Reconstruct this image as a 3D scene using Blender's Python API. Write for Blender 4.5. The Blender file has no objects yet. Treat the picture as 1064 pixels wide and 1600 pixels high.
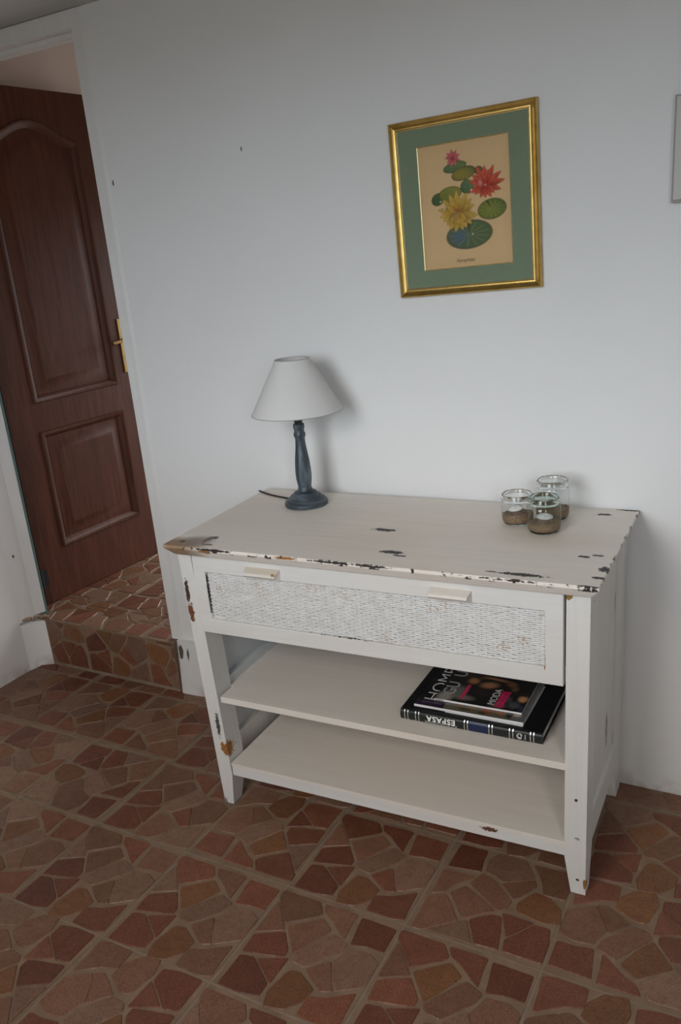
import bpy, bmesh, math, random
import numpy as np
from mathutils import Vector, Matrix
random.seed(7); np.random.seed(7)
S = bpy.context.scene
COL = S.collection

# ------------------------------------------------------------------ camera
CAM_LOC = np.array([1.3191, -2.0872, 1.4766])
YAW, PITCH, ROLL = -.5324, -.3388, -.0903
FPX, U0, V0 = 1322.73, 529.09, 852.15
def cam_axes():
    cy, sy, cp, sp = math.cos(YAW), math.sin(YAW), math.cos(PITCH), math.sin(PITCH)
    f = np.array([sy*cp, cy*cp, sp]); r = np.array([cy, -sy, 0.]); u = np.cross(r, f)
    c, s = math.cos(ROLL), math.sin(ROLL)
    return c*r+s*u, -s*r+c*u, f
CR, CU, CF = cam_axes()
cd = bpy.data.cameras.new('camera'); cam = bpy.data.objects.new('camera', cd); COL.objects.link(cam)
cam.matrix_world = Matrix(((CR[0], CU[0], -CF[0], CAM_LOC[0]), (CR[1], CU[1], -CF[1], CAM_LOC[1]),
                           (CR[2], CU[2], -CF[2], CAM_LOC[2]), (0, 0, 0, 1)))
cd.sensor_fit = 'VERTICAL'; cd.sensor_height = 36; cd.sensor_width = 24
cd.lens = FPX*36/1600
cd.shift_x = (532-U0)/1600; cd.shift_y = (V0-800)/1600
cd.clip_start = .02
S.camera = cam
def to_px(p):
    d = np.asarray(p, float)-CAM_LOC
    z = d@CF
    return (U0+FPX*(d@CR)/z, V0-FPX*(d@CU)/z, z)

# ------------------------------------------------------------------ light: the sky outside, seen through a glazed opening behind the camera
SKY_UP, SKY_HOR, GROUND = (1.0, .97, .93), (.85, .95, 1.05), (.16, .16, .15)
SKY_STRENGTH = 12.0
S.view_settings.view_transform = 'Standard'; S.view_settings.look = 'None'
S.view_settings.gamma = 1; S.view_settings.use_curve_mapping = False
S.view_settings.exposure = 0.0
W = bpy.data.worlds.new('sky'); S.world = W; W.use_nodes = True
nt = W.node_tree; nt.nodes.clear()
o = nt.nodes.new('ShaderNodeOutputWorld'); bg = nt.nodes.new('ShaderNodeBackground')
tc = nt.nodes.new('ShaderNodeTexCoord'); sx = nt.nodes.new('ShaderNodeSeparateXYZ')
mr = nt.nodes.new('ShaderNodeMapRange'); mr.inputs[1].default_value = -1; mr.inputs[2].default_value = 1
rp = nt.nodes.new('ShaderNodeValToRGB')
e = rp.color_ramp.elements
e[0].position = .495; e[0].color = (*GROUND, 1)
e[1].position = .53; e[1].color = (*SKY_HOR, 1)
x = e.new(.72); x.color = (*SKY_UP, 1)
nt.links.new(tc.outputs['Generated'], sx.inputs[0]); nt.links.new(sx.outputs[2], mr.inputs[0])
nt.links.new(mr.outputs[0], rp.inputs[0]); nt.links.new(rp.outputs[0], bg.inputs[0]); nt.links.new(bg.outputs[0], o.inputs[0])
bg.inputs[1].default_value = SKY_STRENGTH
def portal(name, loc, rot, sx_, sy_):
    l = bpy.data.lights.new(name, 'AREA'); l.shape = 'RECTANGLE'; l.size = sx_; l.size_y = sy_
    l.cycles.is_portal = True
    ob = bpy.data.objects.new(name, l); ob.location = loc; ob.rotation_euler = rot; COL.objects.link(ob)
REAR_Y = -2.40
OPX0, OPX1, OPZ0, OPZ1 = .0, .80, 1.02, 2.13          # opening in the rear wall
portal('sky_portal', ((OPX0+OPX1)/2, REAR_Y-.02, (OPZ0+OPZ1)/2), (math.radians(90), 0, 0), OPX1-OPX0, OPZ1-OPZ0)
XRW = 3.3
OQX0, OQX1 = 1.75, 2.15                            # second, narrower opening, added unseen to lift the shade beside the sideboard
portal('side_portal', ((OQX0+OQX1)/2, REAR_Y-.02, (OPZ0+OPZ1)/2), (math.radians(90), 0, 0), OQX1-OQX0, OPZ1-OPZ0)
HFX0, HFX1, HFZ0, HFZ1, HZ = -1.15, -.25, .30, 1.75, 2.55       # unseen opening added in the far hall wall to light floor and door
portal('hall_portal', ((HFX0+HFX1)/2, 2.1+.08, (HFZ0+HFZ1)/2), (math.radians(-90), 0, 0), HFX1-HFX0, HFZ1-HFZ0)

# ------------------------------------------------------------------ helpers
def link(name, me, mat=None, parent=None, smooth=False):
    ob = bpy.data.objects.new(name, me); COL.objects.link(ob)
    if mat is not None and len(me.materials) == 0: me.materials.append(mat)
    if parent is not None: ob.parent = parent
    if smooth:
        for p in me.polygons: p.use_smooth = True
    return ob
def bm_obj(name, bm, mat=None, parent=None, smooth=False, bevel=0, seg=2):
    if bevel:
        bmesh.ops.bevel(bm, geom=[e for e in bm.edges if len(e.link_faces) == 2 and e.calc_face_angle(0) > .5],
                        offset=bevel, segments=seg, affect='EDGES', profile=.6, clamp_overlap=True)
    bmesh.ops.recalc_face_normals(bm, faces=bm.faces)
    me = bpy.data.meshes.new(name); bm.to_mesh(me); bm.free()
    ob = link(name, me, mat, parent, smooth)
    if smooth == 'auto':
        pass
    return ob
def box(bm, x0, x1, y0, y1, z0, z1):
    v = [bm.verts.new((x, y, z)) for z in (z0, z1) for y in (y0, y1) for x in (x0, x1)]
    for f in ((0, 2, 3, 1), (4, 5, 7, 6), (0, 1, 5, 4), (2, 6, 7, 3), (0, 4, 6, 2), (1, 3, 7, 5)):
        bm.faces.new([v[i] for i in f])
    return v
def loft(bm, rings, close=True, cap=True):
    R = [[bm.verts.new(p) for p in r] for r in rings]
    n = len(R[0])
    for a, b in zip(R, R[1:]):
        for i in range(n if close else n-1):
            j = (i+1) % n
            bm.faces.new((a[i], a[j], b[j], b[i]))
    if cap:
        bm.faces.new(R[0][::-1]); bm.faces.new(R[-1])
    return R
def prism(bm, poly, z0, z1):
    loft(bm, [[(x, y, z0) for x, y in poly], [(x, y, z1) for x, y in poly]])
def lathe(bm, prof, n=48, c=(0, 0), cap=False):
    rings = [[(c[0]+r*math.cos(2*math.pi*i/n), c[1]+r*math.sin(2*math.pi*i/n), z) for i in range(n)] for r, z in prof]
    loft(bm, rings, True, cap)
def tube(bm, pts, r, n=10):
    P = [Vector(p) for p in pts]; rings = []
    for i, p in enumerate(P):
        t = (P[min(i+1, len(P)-1)]-P[max(i-1, 0)]).normalized()
        a = t.orthogonal().normalized() if i == 0 else (a-t*a.dot(t)).normalized()
        b = t.cross(a); rr = r[i] if isinstance(r, (list, tuple)) else r
        rings.append([tuple(p+(a*math.cos(2*math.pi*k/n)+b*math.sin(2*math.pi*k/n))*rr) for k in range(n)])
    loft(bm, rings)
def smoothpath(pts, k=6):
    P = [Vector(p) for p in pts]; out = []
    for i in range(len(P)-1):
        p0, p1, p2, p3 = P[max(i-1, 0)], P[i], P[i+1], P[min(i+2, len(P)-1)]
        for s in range(k):
            t = s/k
            out.append(.5*((2*p1)+(p2-p0)*t+(2*p0-5*p1+4*p2-p3)*t*t+(3*p1-p0-3*p2+p3)*t**3))
    return out+[P[-1]]
def empty(name, loc=(0, 0, 0), rot=(0, 0, 0), label=None, cat=None, group=None, kind=None):
    ob = bpy.data.objects.new(name, None); ob.location = loc; ob.rotation_euler = rot; COL.objects.link(ob)
    ob.empty_display_size = .05
    return tag(ob, label, cat, group, kind)
def tag(ob, label=None, cat=None, group=None, kind=None):
    if label: ob['label'] = label
    if cat: ob['category'] = cat
    if group: ob['group'] = group
    if kind: ob['kind'] = kind
    return ob
def autosmooth(ob, ang=35):
    for p in ob.data.polygons: p.use_smooth = True
    bm = bmesh.new(); bm.from_mesh(ob.data)
    for e_ in bm.edges:
        if len(e_.link_faces) == 2 and e_.calc_face_angle(0) > math.radians(ang): e_.smooth = False
    bm.to_mesh(ob.data); bm.free()
    return ob

# ------------------------------------------------------------------ materials
class NB:
    """tiny node-tree builder"""
    def __init__(s, name, rough=.5, metal=0., spec=.5, color=(.5, .5, .5)):
        s.m = bpy.data.materials.new(name); s.m.use_nodes = True; s.t = s.m.node_tree
        s.b = s.t.nodes['Principled BSDF']
        s.b.inputs['Roughness'].default_value = rough; s.b.inputs['Metallic'].default_value = metal
        s.b.inputs['Specular IOR Level'].default_value = spec
        s.b.inputs['Base Color'].default_value = (*color, 1)
        s.tc = s.n('ShaderNodeTexCoord')
    def n(s, k, **kw):
        a = s.t.nodes.new(k)
        for q, v in kw.items(): setattr(a, q, v)
        return a
    def lk(s, a, b): s.t.links.new(a, b)
    def coord(s, kind='Object', scale=(1, 1, 1)):
        mp = s.n('ShaderNodeMapping'); mp.inputs['Scale'].default_value = scale
        s.lk(s.tc.outputs[kind], mp.inputs[0]); return mp.outputs[0]
    def noise(s, scale=5, detail=4, rough=.55, vec=None, dist=0):
        a = s.n('ShaderNodeTexNoise'); a.inputs['Scale'].default_value = scale; a.inputs['Detail'].default_value = detail
        a.inputs['Roughness'].default_value = rough; a.inputs['Distortion'].default_value = dist
        s.lk(vec if vec is not None else s.coord(), a.inputs['Vector']); return a.outputs[0]
    def ramp(s, fac, stops):
        r = s.n('ShaderNodeValToRGB'); el = r.color_ramp.elements
        while len(el) < len(stops): el.new(.5)
        for q, (p, c) in zip(el, stops):
            q.position = p; q.color = (*c, 1) if not isinstance(c, (int, float)) else (c, c, c, 1)
        s.lk(fac, r.inputs[0]); return r.outputs[0]
    def math(s, op, a, b=None, clamp=False):
        m = s.n('ShaderNodeMath', operation=op); m.use_clamp = clamp
        for i, v in enumerate((a, b)):
            if v is None: continue
            if isinstance(v, (int, float)): m.inputs[i].default_value = v
            else: s.lk(v, m.inputs[i])
        return m.outputs[0]
    def mix(s, fac, a, b, mode='MIX'):
        m = s.n('ShaderNodeMix', data_type='RGBA', blend_type=mode)
        for i, v in ((0, fac), (6, a), (7, b)):
            if isinstance(v, (int, float)): m.inputs[i].default_value = v
            elif isinstance(v, tuple): m.inputs[i].default_value = (*v, 1)
            else: s.lk(v, m.inputs[i])
        return m.outputs[2]
    def spot(s, pos, rad, noise, wob=.7, soft=.12):
        """1 inside a wobbly ellipsoid round pos (object space)"""
        a = s.n('ShaderNodeVectorMath', operation='SUBTRACT'); s.lk(s.tc.outputs['Object'], a.inputs[0]); a.inputs[1].default_value = pos
        d = s.n('ShaderNodeVectorMath', operation='DIVIDE'); s.lk(a.outputs[0], d.inputs[0]); d.inputs[1].default_value = rad
        l = s.n('ShaderNodeVectorMath', operation='LENGTH'); s.lk(d.outputs[0], l.inputs[0])
        w = s.math('MULTIPLY_ADD', noise, wob*2); w.node.inputs[2].default_value = -wob
        v = s.math('ADD', l.outputs['Value'], w)
        mrn = s.n('ShaderNodeMapRange'); mrn.inputs[1].default_value = 1+soft; mrn.inputs[2].default_value = 1-soft
        s.lk(v, mrn.inputs[0]); return mrn.outputs[0]
    def bump(s, h, strength=.3, dist=.002):
        b = s.n('ShaderNodeBump'); b.inputs['Strength'].default_value = strength; b.inputs['Distance'].default_value = dist
        s.lk(h, b.inputs['Height']); s.lk(b.outputs[0], s.b.inputs['Normal'])
    def col(s, c): s.lk(c, s.b.inputs['Base Color']); return s
    def rough(s, c): s.lk(c, s.b.inputs['Roughness']); return s
def srgb(r, g, b):
    f = lambda v: (v/255/12.92) if v/255 <= .04045 else ((v/255+.055)/1.055)**2.4
    return (f(r), f(g), f(b))

def plaster(name, base, specks=(), bump=.5, dirt=None):
    m = NB(name, rough=.85, spec=.25)
    n1 = m.noise(2.2, 3); n2 = m.noise(38, 5, .6); n3 = m.noise(9, 4, .5, dist=.6)
    c = m.mix(m.ramp(n1, [(.3, 0.), (.7, 1.)]), tuple(v*.965 for v in base), base)
    for p, r in specks:
        c = m.mix(m.spot(p, r, n2, .5), c, (.10, .09, .08))
    if dirt:
        z = m.n('ShaderNodeSeparateXYZ'); m.lk(m.tc.outputs['Object'], z.inputs[0])
        k = m.math('MULTIPLY', m.ramp(z.outputs[2], [(.0, 1.), (.05, 0.)]), m.ramp(m.noise(14, 4), [(.42, 0.), (.62, .7)]))
        c = m.mix(k, c, dirt)
    m.col(c)
    m.bump(m.math('ADD', m.math('MULTIPLY', n3, 1.), m.math('MULTIPLY', n2, .25)), bump, .006)
    return m.m
M = {}
M['wall'] = plaster('white_plaster', (.78, .78, .775), [((-.103, 0, 1.745), (.0022, .02, .006)), ((-.575, 0, 1.71), (.003, .03, .009))], .45, (.45, .36, .28))
M['wall_left'] = plaster('white_plaster_left', (.78, .765, .755), [((-1.315, -.075, .47), (.03, .004, .007))], .5, (.42, .34, .27))
M['hall'] = plaster('pinkish_plaster', (.72, .62, .57), (), .4)
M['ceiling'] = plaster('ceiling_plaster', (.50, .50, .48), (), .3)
def gloss_paint(name, base, rough=.45):
    m = NB(name, rough=rough, spec=.4)
    n = m.noise(30, 4, vec=m.coord('Object', (1, 1, .15)))
    m.col(m.mix(m.ramp(n, [(.35, 0.), (.7, 1.)]), tuple(v*.95 for v in base), base)); m.bump(n, .2, .001)
    return m.m
M['trim'] = gloss_paint('white_gloss_paint', (.76, .755, .74))
M['teal'] = gloss_paint('old_teal_paint', (.10, .17, .17))
M['plinth'] = plaster('chipped_plaster', (.74, .73, .715), [((-.585, -.038, .165), (.012, .02, .03)), ((-.555, -.038, .16), (.006, .02, .03))], .8, (.4, .33, .27))

# stones and tiles
def stone_mat(name, a, b, c):
    m = NB(name, rough=.5, spec=.4)
    geo = m.n('ShaderNodeNewGeometry')
    oi = m.n('ShaderNodeObjectInfo')
    v = m.n('ShaderNodeVectorMath', operation='MULTIPLY_ADD'); m.lk(oi.outputs['Location'], v.inputs[0]); v.inputs[1].default_value = (1, 1, 1)
    m.lk(m.tc.outputs['Object'], v.inputs[2])
    n1 = m.noise(22, 5, .65, v.outputs[0]); n2 = m.noise(230, 4, .75, v.outputs[0]); n3 = m.noise(60, 4, .6, v.outputs[0])
    col = m.mix(m.ramp(n1, [(.35, 0.), (.65, 1.)]), a, b)
    col = m.mix(m.ramp(n3, [(.5, 0.), (.72, .7)]), col, c)
    col = m.mix(m.ramp(n2, [(.53, 0.), (.66, .55)]), col, (.21, .145, .11))
    col = m.mix(m.ramp(n2, [(.36, .65), (.47, 0.)]), col, (.045, .022, .015))
    rnd = m.math('MULTIPLY_ADD', oi.outputs['Random'], .35); rnd.node.inputs[2].default_value = .82
    hsv = m.n('ShaderNodeHueSaturation'); m.lk(col, hsv.inputs['Color']); m.lk(rnd, hsv.inputs['Value'])
    m.col(hsv.outputs[0]); m.rough(m.ramp(n3, [(.3, .38), (.7, .62)]))
    m.bump(m.math('ADD', n1, m.math('MULTIPLY', n2, .5)), .35, .0015)
    return m.m
M['red'] = stone_mat('red_stone', (.150, .048, .024), (.190, .068, .036), (.125, .046, .025))
M['dark'] = stone_mat('dark_red_stone', (.122, .036, .019), (.155, .050, .027), (.100, .034, .020))
M['orange'] = stone_mat('ochre_stone', (.160, .064, .024), (.195, .084, .033), (.13, .048, .022))
M['brown'] = stone_mat('brown_stone', (.160, .072, .040), (.195, .095, .056), (.14, .058, .032))
M['grey'] = stone_mat('greyish_pink_stone', (.185, .098, .062), (.220, .125, .083), (.155, .072, .043))
def grout_mat(name, base):
    m = NB(name, rough=.8, spec=.3)
    n = m.noise(18, 5); n2 = m.noise(140, 3)
    c = m.mix(m.ramp(n, [(.3, 0.), (.7, 1.)]), tuple(v*.8 for v in base), tuple(v*1.12 for v in base))
    m.col(c); m.bump(n2, .4, .001); return m.m
M['grout'] = grout_mat('tile_grout_print', (.215, .142, .094))
M['joint'] = grout_mat('cement_joint', (.240, .175, .130))

# wood of the door
def door_wood():
    m = NB('dark_varnished_wood', rough=.46, spec=.28)
    w = m.noise(3.2, 5, .6, m.coord('Object', (14, 14, 1.1)), 1.2)
    f = m.noise(60, 4, .6, m.coord('Object', (3, 3, .10)))
    c = m.mix(m.ramp(w, [(.3, 0.), (.7, 1.)]), (.062, .0185, .0095), (.112, .036, .018))
    c = m.mix(m.ramp(f, [(.45, 0.), (.8, .5)]), c, (.030, .010, .006))
    m.col(c); m.bump(f, .12, .001); m.rough(m.ramp(w, [(.2, .42), (.8, .54)])); return m.m
M['door'] = door_wood()
def metal(name, c, r=.3): return NB(name, rough=r, metal=1., color=c).m
M['brass'] = metal('worn_brass', (.45, .32, .12), .42)
M['black'] = NB('black_iron', rough=.5, color=(.012, .012, .013)).m
M['dark_hole'] = NB('dark_backing', rough=.9, color=(.05, .045, .042)).m

# painted, chipped furniture paint
CHIP, ORNG, TAN = (.035, .028, .026), (.30, .13, .035), (.33, .24, .16)
def paint(name, base, grain=(1, 1, 1), spots=(), soft=(), edge=None, warm=.06, streak=.5):
    m = NB(name, rough=.5, spec=.35)
    g = m.noise(9, 6, .6, m.coord('Object', grain), .4)
    cl = m.noise(3.3, 3)
    fine = m.noise(95, 4, .65, m.coord('Object', grain))
    nz = m.noise(95, 5, .75)
    c = m.mix(m.ramp(g, [(.3, 0.), (.72, streak)]), base, (base[0]*.86, base[1]*.84, base[2]*.81))
    c = m.mix(m.ramp(cl, [(.4, 0.), (.7, 1.)]), c, m.mix(1., c, (1.0, 1-warm*.5, 1-warm), 'MULTIPLY'))
    c = m.mix(m.ramp(fine, [(.60, 0.), (.8, .3)]), c, (base[0]*.62, base[1]*.6, base[2]*.58))
    for p, r, colr, k in soft:
        c = m.mix(m.math('MULTIPLY', m.spot(p, r, cl, .5, .5), k), c, colr)
    for p, r, colr in spots:
        c = m.mix(m.spot(p, r, nz, 1.5, .1), c, colr)
    if edge:                                    # flecks along one edge: axis, limit, sign, amount
        z = m.n('ShaderNodeSeparateXYZ'); m.lk(m.tc.outputs['Object'], z.inputs[0])
        for ax, lim, sg, amt in edge:
            k = m.math('GREATER_THAN' if sg > 0 else 'LESS_THAN', z.outputs[ax], lim)
            n1 = m.noise(34, 4, .7)
            c = m.mix(m.math('MULTIPLY', k, m.ramp(n1, [(amt, 0.), (amt+.03, 1.)])), c, CHIP)
    m.col(c)
    m.bump(m.math('ADD', g, m.math('MULTIPLY', fine, .6)), .25, .0012)
    return m.m
PB = (.68, .68, .672)

# ------------------------------------------------------------------ the setting
CEIL = 2.172; XL = -1.315; XR = XRW
def struct(name, bm, mat, parent=None, **k):
    ob = bm_obj(name, bm, mat, parent, **k)
    if parent is None: ob['kind'] = 'structure'
    return ob
T = .12                                            # back wall thickness
bm = bmesh.new()
box(bm, -.632, XR+.1, 0, T, -.06, CEIL)
box(bm, -1.262, -.632, 0, T, 2.14, CEIL)
struct('wall_back', bm, M['wall'])
bm = bmesh.new()
box(bm, XL-.1, XL, REAR_Y, -.105, -.06, CEIL)
prism(bm, [(XL-.1, -.105), (XL, -.105), (-1.294, -.045), (-1.300, -.02), (-1.36, .03), (-1.40, T), (-1.45, T), (-1.45, -.105)], .2, CEIL)
prism(bm, [(XL-.1, -.105), (XL, -.105), (-1.30, -.06), (-1.256, -.034), (-1.256, .0), (XL-.1, .0)], -.06, .19)
autosmooth(struct('wall_left', bm, M['wall_left']), 50)
bm = bmesh.new()
box(bm, XR, XR+.1, REAR_Y-.12, T, -.06, CEIL)
struct('wall_right', bm, M['wall'])
bm = bmesh.new()
box(bm, XL-.1, OPX0, REAR_Y-.12, REAR_Y, -.06, CEIL); box(bm, OPX1, OQX0, REAR_Y-.12, REAR_Y, -.06, CEIL); box(bm, OQX1, XR+.1, REAR_Y-.12, REAR_Y, -.06, CEIL)
for a_, b_ in ((OPX0, OPX1), (OQX0, OQX1)):
    box(bm, a_, b_, REAR_Y-.12, REAR_Y, OPZ1, CEIL); box(bm, a_, b_, REAR_Y-.12, REAR_Y, -.06, OPZ0)
struct('wall_rear', bm, M['wall'])
bm = bmesh.new(); box(bm, XL-.1, XR+.1, REAR_Y-.12, 0, CEIL, CEIL+.1); struct('ceiling', bm, M['ceiling'])
# next room, a step up
HL, HR, HB = -1.42, .95, 2.1
bm = bmesh.new(); box(bm, HL-.1, HL, T, HB, .1, HZ); struct('wall_hall_left', bm, M['hall'])
bm = bmesh.new(); box(bm, HL-.1, HFX0, HB, HB+.1, .1, HZ); box(bm, HFX1, HR+.1, HB, HB+.1, .1, HZ)
box(bm, HFX0, HFX1, HB, HB+.1, .1, HFZ0); box(bm, HFX0, HFX1, HB, HB+.1, HFZ1, HZ); struct('wall_hall_back', bm, M['hall'])
bm = bmesh.new(); box(bm, HL-.1, HR+.1, 0, HB+.1, HZ, HZ+.1); struct('ceiling_hall', bm, M['ceiling'])
bm = bmesh.new()
box(bm, HR, HR+.1, T, HB, .1, HZ)
struct('wall_hall_right', bm, M['hall'])
bm = bmesh.new(); box(bm, HL-.1, HR+.1, 0, T, CEIL, HZ); struct('wall_hall_front', bm, M['hall'])

# ------------------------------------------------------------------ crazy-paved tiles: one printed design of 13 stones, measured in tile units
TS, TX, TY = .3181, -.0376, -.7231
def homog(src, dst):
    A = []; b = []
    for (x, y), (u, v) in zip(src, dst):
        A += [[x, y, 1, 0, 0, 0, -u*x, -u*y], [0, 0, 0, x, y, 1, -v*x, -v*y]]; b += [u, v]
    h = np.linalg.solve(np.array(A, float), np.array(b, float)); h = np.append(h, 1).reshape(3, 3)
    def f(p):
        q = h@np.array([p[0], p[1], 1.]); return (q[0]/q[2], q[1]/q[2])
    return f
tile_map = homog([(495, 35), (1030, 220), (600, 740), (35, 480)], [(0, 1), (1, 1), (1, 0), (0, 0)])
DESIGN = [('grey', [(440, 110), (440, 240), (300, 245)]),
          ('brown', [(475, 58), (640, 112), (640, 165), (610, 180), (452, 206), (450, 85)]),
          ('red', [(665, 125), (812, 172), (765, 225), (720, 285), (680, 190), (655, 160)]),
          ('red', [(830, 188), (985, 245), (900, 350), (830, 325), (750, 310)]),
          ('orange', [(462, 225), (640, 190), (665, 245), (560, 300), (460, 342)]),
          ('red', [(290, 260), (440, 250), (437, 335), (410, 365), (325, 355), (222, 335)]),
          ('grey', [(455, 355), (560, 312), (680, 265), (730, 315), (680, 352), (500, 415), (452, 388)]),
          ('grey', [(745, 332), (830, 355), (866, 400), (825, 450), (770, 512), (625, 530), (618, 500), (640, 395), (690, 368)]),
          ('brown', [(510, 425), (632, 390), (610, 530), (560, 530), (530, 480)]),
          ('dark', [(72, 485), (205, 355), (265, 365), (305, 490), (255, 545), (170, 530)]),
          ('dark', [(285, 375), (430, 375), (320, 485)]),
          ('orange', [(435, 430), (475, 440), (522, 520), (460, 575), (360, 612), (268, 592), (302, 525), (410, 440)]),
          ('brown', [(490, 555), (590, 562), (725, 545), (660, 630), (605, 708), (545, 702), (420, 640)])]
def grow(poly, d):
    n = len(poly); out = []; sg = 1 if sum(poly[i][0]*poly[(i+1) % n][1]-poly[(i+1) % n][0]*poly[i][1] for i in range(n)) > 0 else -1
    for i in range(n):
        p = np.array(poly[i]); a = p-np.array(poly[i-1]); b = np.array(poly[(i+1) % n])-p
        na = sg*np.array([a[1], -a[0]])/np.linalg.norm(a); nb = sg*np.array([b[1], -b[0]])/np.linalg.norm(b)
        m_ = na+nb; out.append(tuple(p+m_*d/max(.35, (m_@m_)/2)))
    return out
DESIGN = [(m, grow([tile_map(p) for p in poly], .0062)) for m, poly in DESIGN]
def rot_poly(poly, k):
    for _ in range(k): poly = [(1-y, x) for x, y in poly]
    return poly
def clip(poly, ax, lim, keep_less):
    out = []
    for i, p in enumerate(poly):
        q = poly[(i+1) % len(poly)]
        a = (p[ax] <= lim) == keep_less or p[ax] == lim; b = (q[ax] <= lim) == keep_less or q[ax] == lim
        if a: out.append(p)
        if a != b:
            t = (lim-p[ax])/(q[ax]-p[ax]); out.append((p[0]+t*(q[0]-p[0]), p[1]+t*(q[1]-p[1])))
    return out
def area(poly):
    return .5*sum(poly[i][0]*poly[(i+1) % len(poly)][1]-poly[(i+1) % len(poly)][0]*poly[i][1] for i in range(len(poly)))
def round_corners(poly, r):
    """cut every corner twice so the stones read as rounded"""
    n = len(poly); out = []
    for i in range(n):
        p = np.array(poly[i]); a = np.array(poly[i-1]); b = np.array(poly[(i+1) % n])
        la, lb = np.linalg.norm(a-p), np.linalg.norm(b-p)
        if min(la, lb) < 1e-6: continue
        ra, rb = min(r, la*.35), min(r, lb*.35)
        p1, p2 = p+(a-p)/la*ra, p+(b-p)/lb*rb
        out += [tuple(p1), tuple(.25*p1+.5*p+.25*p2), tuple(p2)]
    return out
def inset(poly, d):
    c = np.mean(np.array(poly), 0); out = []
    for p in poly:
        v = c-np.array(p); l = np.linalg.norm(v); out.append(tuple(np.array(p)+v/l*min(d, l*.4)))
    return out
HREL = .0022                                       # how far a stone stands above the printed joint
def stone_mesh(name, poly, mat):
    if area(poly) < 0: poly = poly[::-1]
    poly = round_corners(poly, .0055)
    bm = bmesh.new()
    a = [(x, y, -HREL) for x, y in poly]; b = [(x, y, 0.) for x, y in inset(poly, .0022)]
    R = loft(bm, [a, b], True, False); bm.faces.new(R[-1])
    bmesh.ops.recalc_face_normals(bm, faces=bm.faces)
    me = bpy.data.meshes.new(name); bm.to_mesh(me); bm.free(); me.materials.append(mat)
    return me
DSTONES = {}
def design(k):
    if k not in DSTONES:
        L = []
        for m_, poly in DESIGN:
            q = [(x*TS, y*TS) for x, y in rot_poly(poly, k)]
            L.append((m_, q, stone_mesh('stone', q, M[m_])))
        DSTONES[k] = L
    return DSTONES[k]
COLPICK = {'grey': ['grey', 'grey', 'brown'], 'brown': ['brown', 'brown', 'red', 'grey'], 'red': ['red', 'red', 'brown', 'dark'], 'orange': ['orange', 'orange', 'brown'], 'dark': ['dark', 'dark', 'red']}
def in_frame(pts):
    P = [to_px(p) for p in pts]
    return any(-5 < a < 1069 and -5 < b < 1605 and z > .1 for a, b, z in P)
def px_area(pts):
    return abs(area([to_px(p)[:2] for p in pts]))
def lay_tiles(parent, cells, to_world, bounds, local_mat, limit, joint=.0035):
    """cells: list of (i, j, rot). bounds (x0,x1,y0,y1) in plane coordinates. parts: floor_tile > stone"""
    cand = []
    x0b, x1b, y0b, y1b = bounds
    for (i, j, k, ox, oy) in cells:
        cx0, cy0 = ox+i*TS, oy+j*TS
        X0, X1, Y0, Y1 = max(cx0+joint, x0b), min(cx0+TS-joint, x1b), max(cy0+joint, y0b), min(cy0+TS-joint, y1b)
        if X1-X0 < .01 or Y1-Y0 < .01: continue
        corners = [to_world((a, b, 0)) for a, b in ((X0, Y0), (X1, Y0), (X1, Y1), (X0, Y1))]
        vis = in_frame(corners+[to_world(((X0+X1)/2, (Y0+Y1)/2, 0))])
        bm = bmesh.new(); box(bm, X0-cx0, X1-cx0, Y0-cy0, Y1-cy0, -.008, -HREL)
        t = bm_obj('floor_tile', bm, M['grout'], parent); t.matrix_local = local_mat @ Matrix.Translation((cx0, cy0, 0))
        for (m_, poly, me) in design(k):
            full = all(x0b <= cx0+p[0] <= x1b and y0b <= cy0+p[1] <= y1b for p in poly)
            mm = m_ if full and random.random() < .0 else random.choice(COLPICK[m_])
            if full:
                pp = poly
            else:
                pp = [(cx0+a, cy0+b) for a, b in poly]
                for ax, lim, less in ((0, x0b+.003, False), (0, x1b-.003, True), (1, y0b+.003, False), (1, y1b-.003, True)):
                    pp = clip(pp, ax, lim, less)
                    if len(pp) < 3: break
                if len(pp) < 3 or abs(area(pp)) < 1.5e-4: continue
                pp = [(a-cx0, b-cy0) for a, b in pp]
            w = [to_world((cx0+a, cy0+b, 0)) for a, b in pp]
            cand.append((px_area(w) if (vis and in_frame(w)) else 0, t, full, me, pp, mm, (cx0, cy0)))
    cand.sort(key=lambda c: -c[0])
    meshes = {}
    rest = {}
    for n_, (a, t, full, me, pp, mm, c0) in enumerate(cand):
        if n_ < limit and a > 0:
            if full:
                key = (me.name, mm)
                if key not in meshes:
                    q = me.copy(); q.materials.clear(); q.materials.append(M[mm]); meshes[key] = q
                s = bpy.data.objects.new('stone', meshes[key]); COL.objects.link(s)
            else:
                s = bpy.data.objects.new('stone', stone_mesh('stone', pp, M[mm])); COL.objects.link(s)
            s.parent = t
        else:
            rest.setdefault(mm, []).append([(x+c0[0], y+c0[1]) for x, y in pp])
    if rest:
        bm = bmesh.new(); mats = sorted(rest)
        for mi, mm in enumerate(mats):
            for pp in rest[mm]:
                if area(pp) < 0: pp = pp[::-1]
                pp = round_corners(pp, .0055)
                before = len(bm.faces)
                R = loft(bm, [[(x, y, -HREL) for x, y in pp], [(x, y, 0) for x, y in inset(pp, .0022)]], True, False)
                fs = [bm.faces.new(R[-1])]
                bm.faces.ensure_lookup_table()
                for f in bm.faces[before:]: f.material_index = mi
        bmesh.ops.recalc_face_normals(bm, faces=bm.faces)
        me = bpy.data.meshes.new('small_stones'); bm.to_mesh(me); bm.free()
        for mm in mats: me.materials.append(M[mm])
        s = link('small_stones', me, None, parent); s.matrix_local = local_mat; s['kind'] = 'stuff'

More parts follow.
